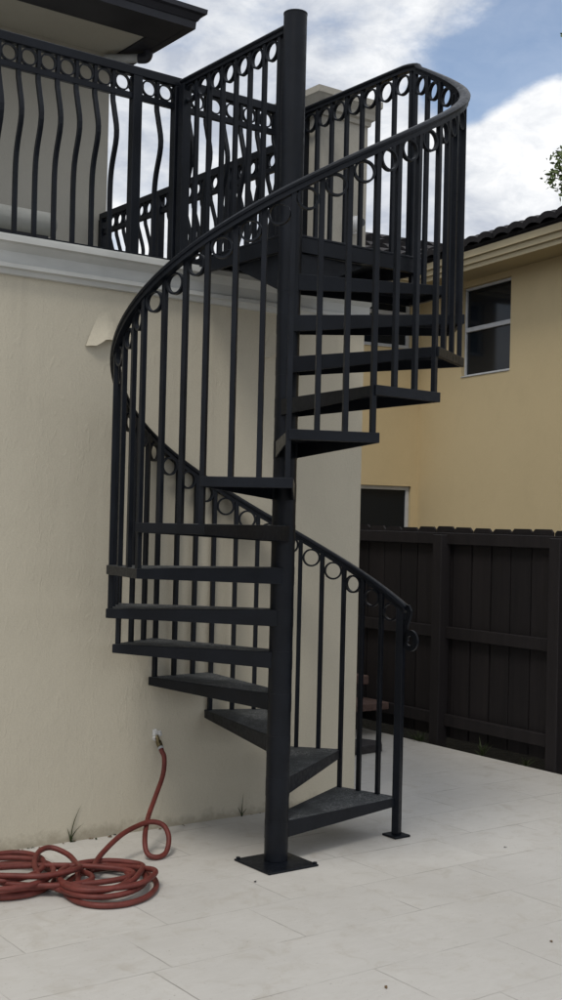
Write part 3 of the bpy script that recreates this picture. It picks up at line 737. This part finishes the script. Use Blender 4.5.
blades('weed', (.36, W-.012, 0), [(.2,.0,.13,.01),(2.6,.01,.06,.02),(-.5,.01,.05,.02)], 'short dark weed at the wall foot, seen between the lowest two treads', None, wid=.003)
random.seed(5)
wl = ['low leafy weed clump at the fence foot right behind the newel post', 'sparse weed with tall thin stems at the middle of the right fence bay',
      'small weed tuft at the fence foot left of the last fence post']
for (x, y_, n_, hh_), lb in zip(((2.82,2.06,44,.10), (2.83,1.42,16,.15), (2.84,1.02,14,.08)), wl):
    blades('weed', (x, y_, -.02), [(random.uniform(0,6.28), random.uniform(-.03,.07), random.uniform(.3,1)*hh_, random.uniform(.0,.07)) for _ in range(n_)], lb, 'weeds along the fence foot', wid=.005)
# leaf litter along the foot of the wall and small bits on the paving
random.seed(21)
def bit(x, y_, s, lb, m_='dryleaf', grp=None, nm='dry_leaf', cat='leaf'):
    bm = NB(); a = random.uniform(0, 6.28); d = V((math.cos(a), math.sin(a), 0)); n_ = V((-d.y, d.x, 0)); c_ = V((x, y_, .003))
    P = [c_-d*s, c_-d*.3*s+n_*.5*s+V((0,0,.3*s)), c_+d*.5*s+n_*.35*s+V((0,0,.2*s)), c_+d*s+V((0,0,.1*s)), c_+d*.4*s-n_*.45*s+V((0,0,.35*s)), c_-d*.4*s-n_*.4*s+V((0,0,.05*s))]
    top = [bm.verts.new(p) for p in P]; cc = bm.verts.new(c_+V((0,0,.12*s))); lo = [bm.verts.new(p-V((0,0,.0012))) for p in P]
    for i in range(6):
        j = (i+1) % 6; bm.faces.new((top[i], top[j], cc)); bm.faces.new((top[i], top[j], lo[j], lo[i]))
    tag(obj(nm, bm, m_), lb, cat, grp)
bit(-.595, -1.475, .012, 'small brown curled leaf on the paving at the bottom edge of the photo', 'dryleaf')
bit(.264, -1.47, .011, 'small brown leaf lying on the paving near the right edge of the photo', 'dryleaf')
bit(-.27, -.215, .012, 'dark scrap lying on the paving in front of the stair base plate', 'step', None, 'scrap', 'debris')
bit(1.14, -.40, .010, 'tiny dark bit on the paving right of the stair foot', 'step', None, 'scrap', 'debris')
random.seed(4)
for i in range(26):
    x = random.uniform(-1.3, .9) if i > 8 else -.62+random.uniform(-.1, .22)
    bit(x, W-random.uniform(.006, .03), random.uniform(.006, .014), 'dry leaf scrap in the litter line where the cream wall meets the paving', random.choice(['dryleaf', 'step', 'weed']), 'leaf litter along the wall foot')

# ------------------------------------------------------------------ tree beyond the fence, its outer sprays reaching into view
random.seed(3)
tree = thing('tree', (4.75, .15, -.05), 'leafy green tree beyond the fence with hanging sprays at the right edge of the sky', 'tree')
bm = NB(); base = V((4.75,.15,-.05)); top = V((4.7,.2,3.4))
sweep(bm, [base, V((4.72,.17,1.2)), V((4.76,.15,2.4)), top, V((4.62,.3,4.6))], circ(1, 12), V((0,1,0)), radii=[.13,.10,.085,.07,.03], twistfree=True)
ends = []
C0 = V((4.75,.10,4.55))
def limb(a, b, r0):
    m_ = (a+b)/2+V((random.uniform(-.1,.1), random.uniform(-.1,.1), .12)); sweep(bm, catmull([a, m_, b], 4), circ(1, 6), V((0,1,.1)), radii=[r0*(1-.75*i/8) for i in range(9)], twistfree=True)
for i in range(26):
    th = random.uniform(0, 6.28); e_ = C0+V((math.cos(th)*random.uniform(.3,1.0), math.sin(th)*random.uniform(.3,1.0), random.uniform(-.6,1.0)))
    ends.append(e_); limb(top+V((0,0,random.uniform(-.6,.6))), e_, .03)
# two sprays towards the frame, at chosen places in the air
def spray_pt(px, py, dist): return V((-3.45712,-4.69895,1.62563))+pxdir(px, py)*dist
sprays = [[(600,150),(575,148),(556,156)],[(600,150),(572,165),(550,176)],[(600,150),(578,170),(560,188)],[(605,30),(584,32),(569,38)],[(600,150),(580,160),(566,168)]]
spts = []
for s in sprays:
    q = [spray_pt(x, y_, 9.2-.2*i) for i, (x, y_) in enumerate(s)]; sweep(bm, catmull([V((4.5,.3,q[0].z)), *q], 5), circ(1, 5), radii=[.016*(1-.85*i/15) for i in range(16)], twistfree=True)
    cm = catmull(q, 12); spts.append(cm)
obj('trunk', bm, 'bark', tree, smooth=True)
bm = NB()
def leaf(c_, s):
    d = V((random.uniform(-1,1), random.uniform(-1,1), random.uniform(-1,.3))).normalized(); n_ = d.orthogonal().normalized(); n_.rotate(Matrix.Rotation(random.uniform(0,6.28), 3, d)); u_ = d.cross(n_)
    P = [c_, c_+d*s*.35+n_*s*.26, c_+d*s*.7+n_*s*.20, c_+d*s, c_+d*s*.7-n_*s*.20, c_+d*s*.35-n_*s*.26]
    ctr = c_+d*s*.5+u_*s*.08; vs = [bm.verts.new(p) for p in P]; cv = bm.verts.new(ctr)
    for i in range(6): bm.faces.new((vs[i], vs[(i+1)%6], cv))
for e_ in ends:
    for _ in range(110):
        leaf(e_+V((random.gauss(0,.16), random.gauss(0,.16), random.gauss(0,.14))), random.uniform(.05,.09))
for cm in spts:
    for p_ in cm[6:]:
        for _ in range(9): leaf(p_+V((random.gauss(0,.028), random.gauss(0,.028), random.gauss(-.008,.030))), random.uniform(.026,.050))
obj('crown', bm, 'leaf', tree)
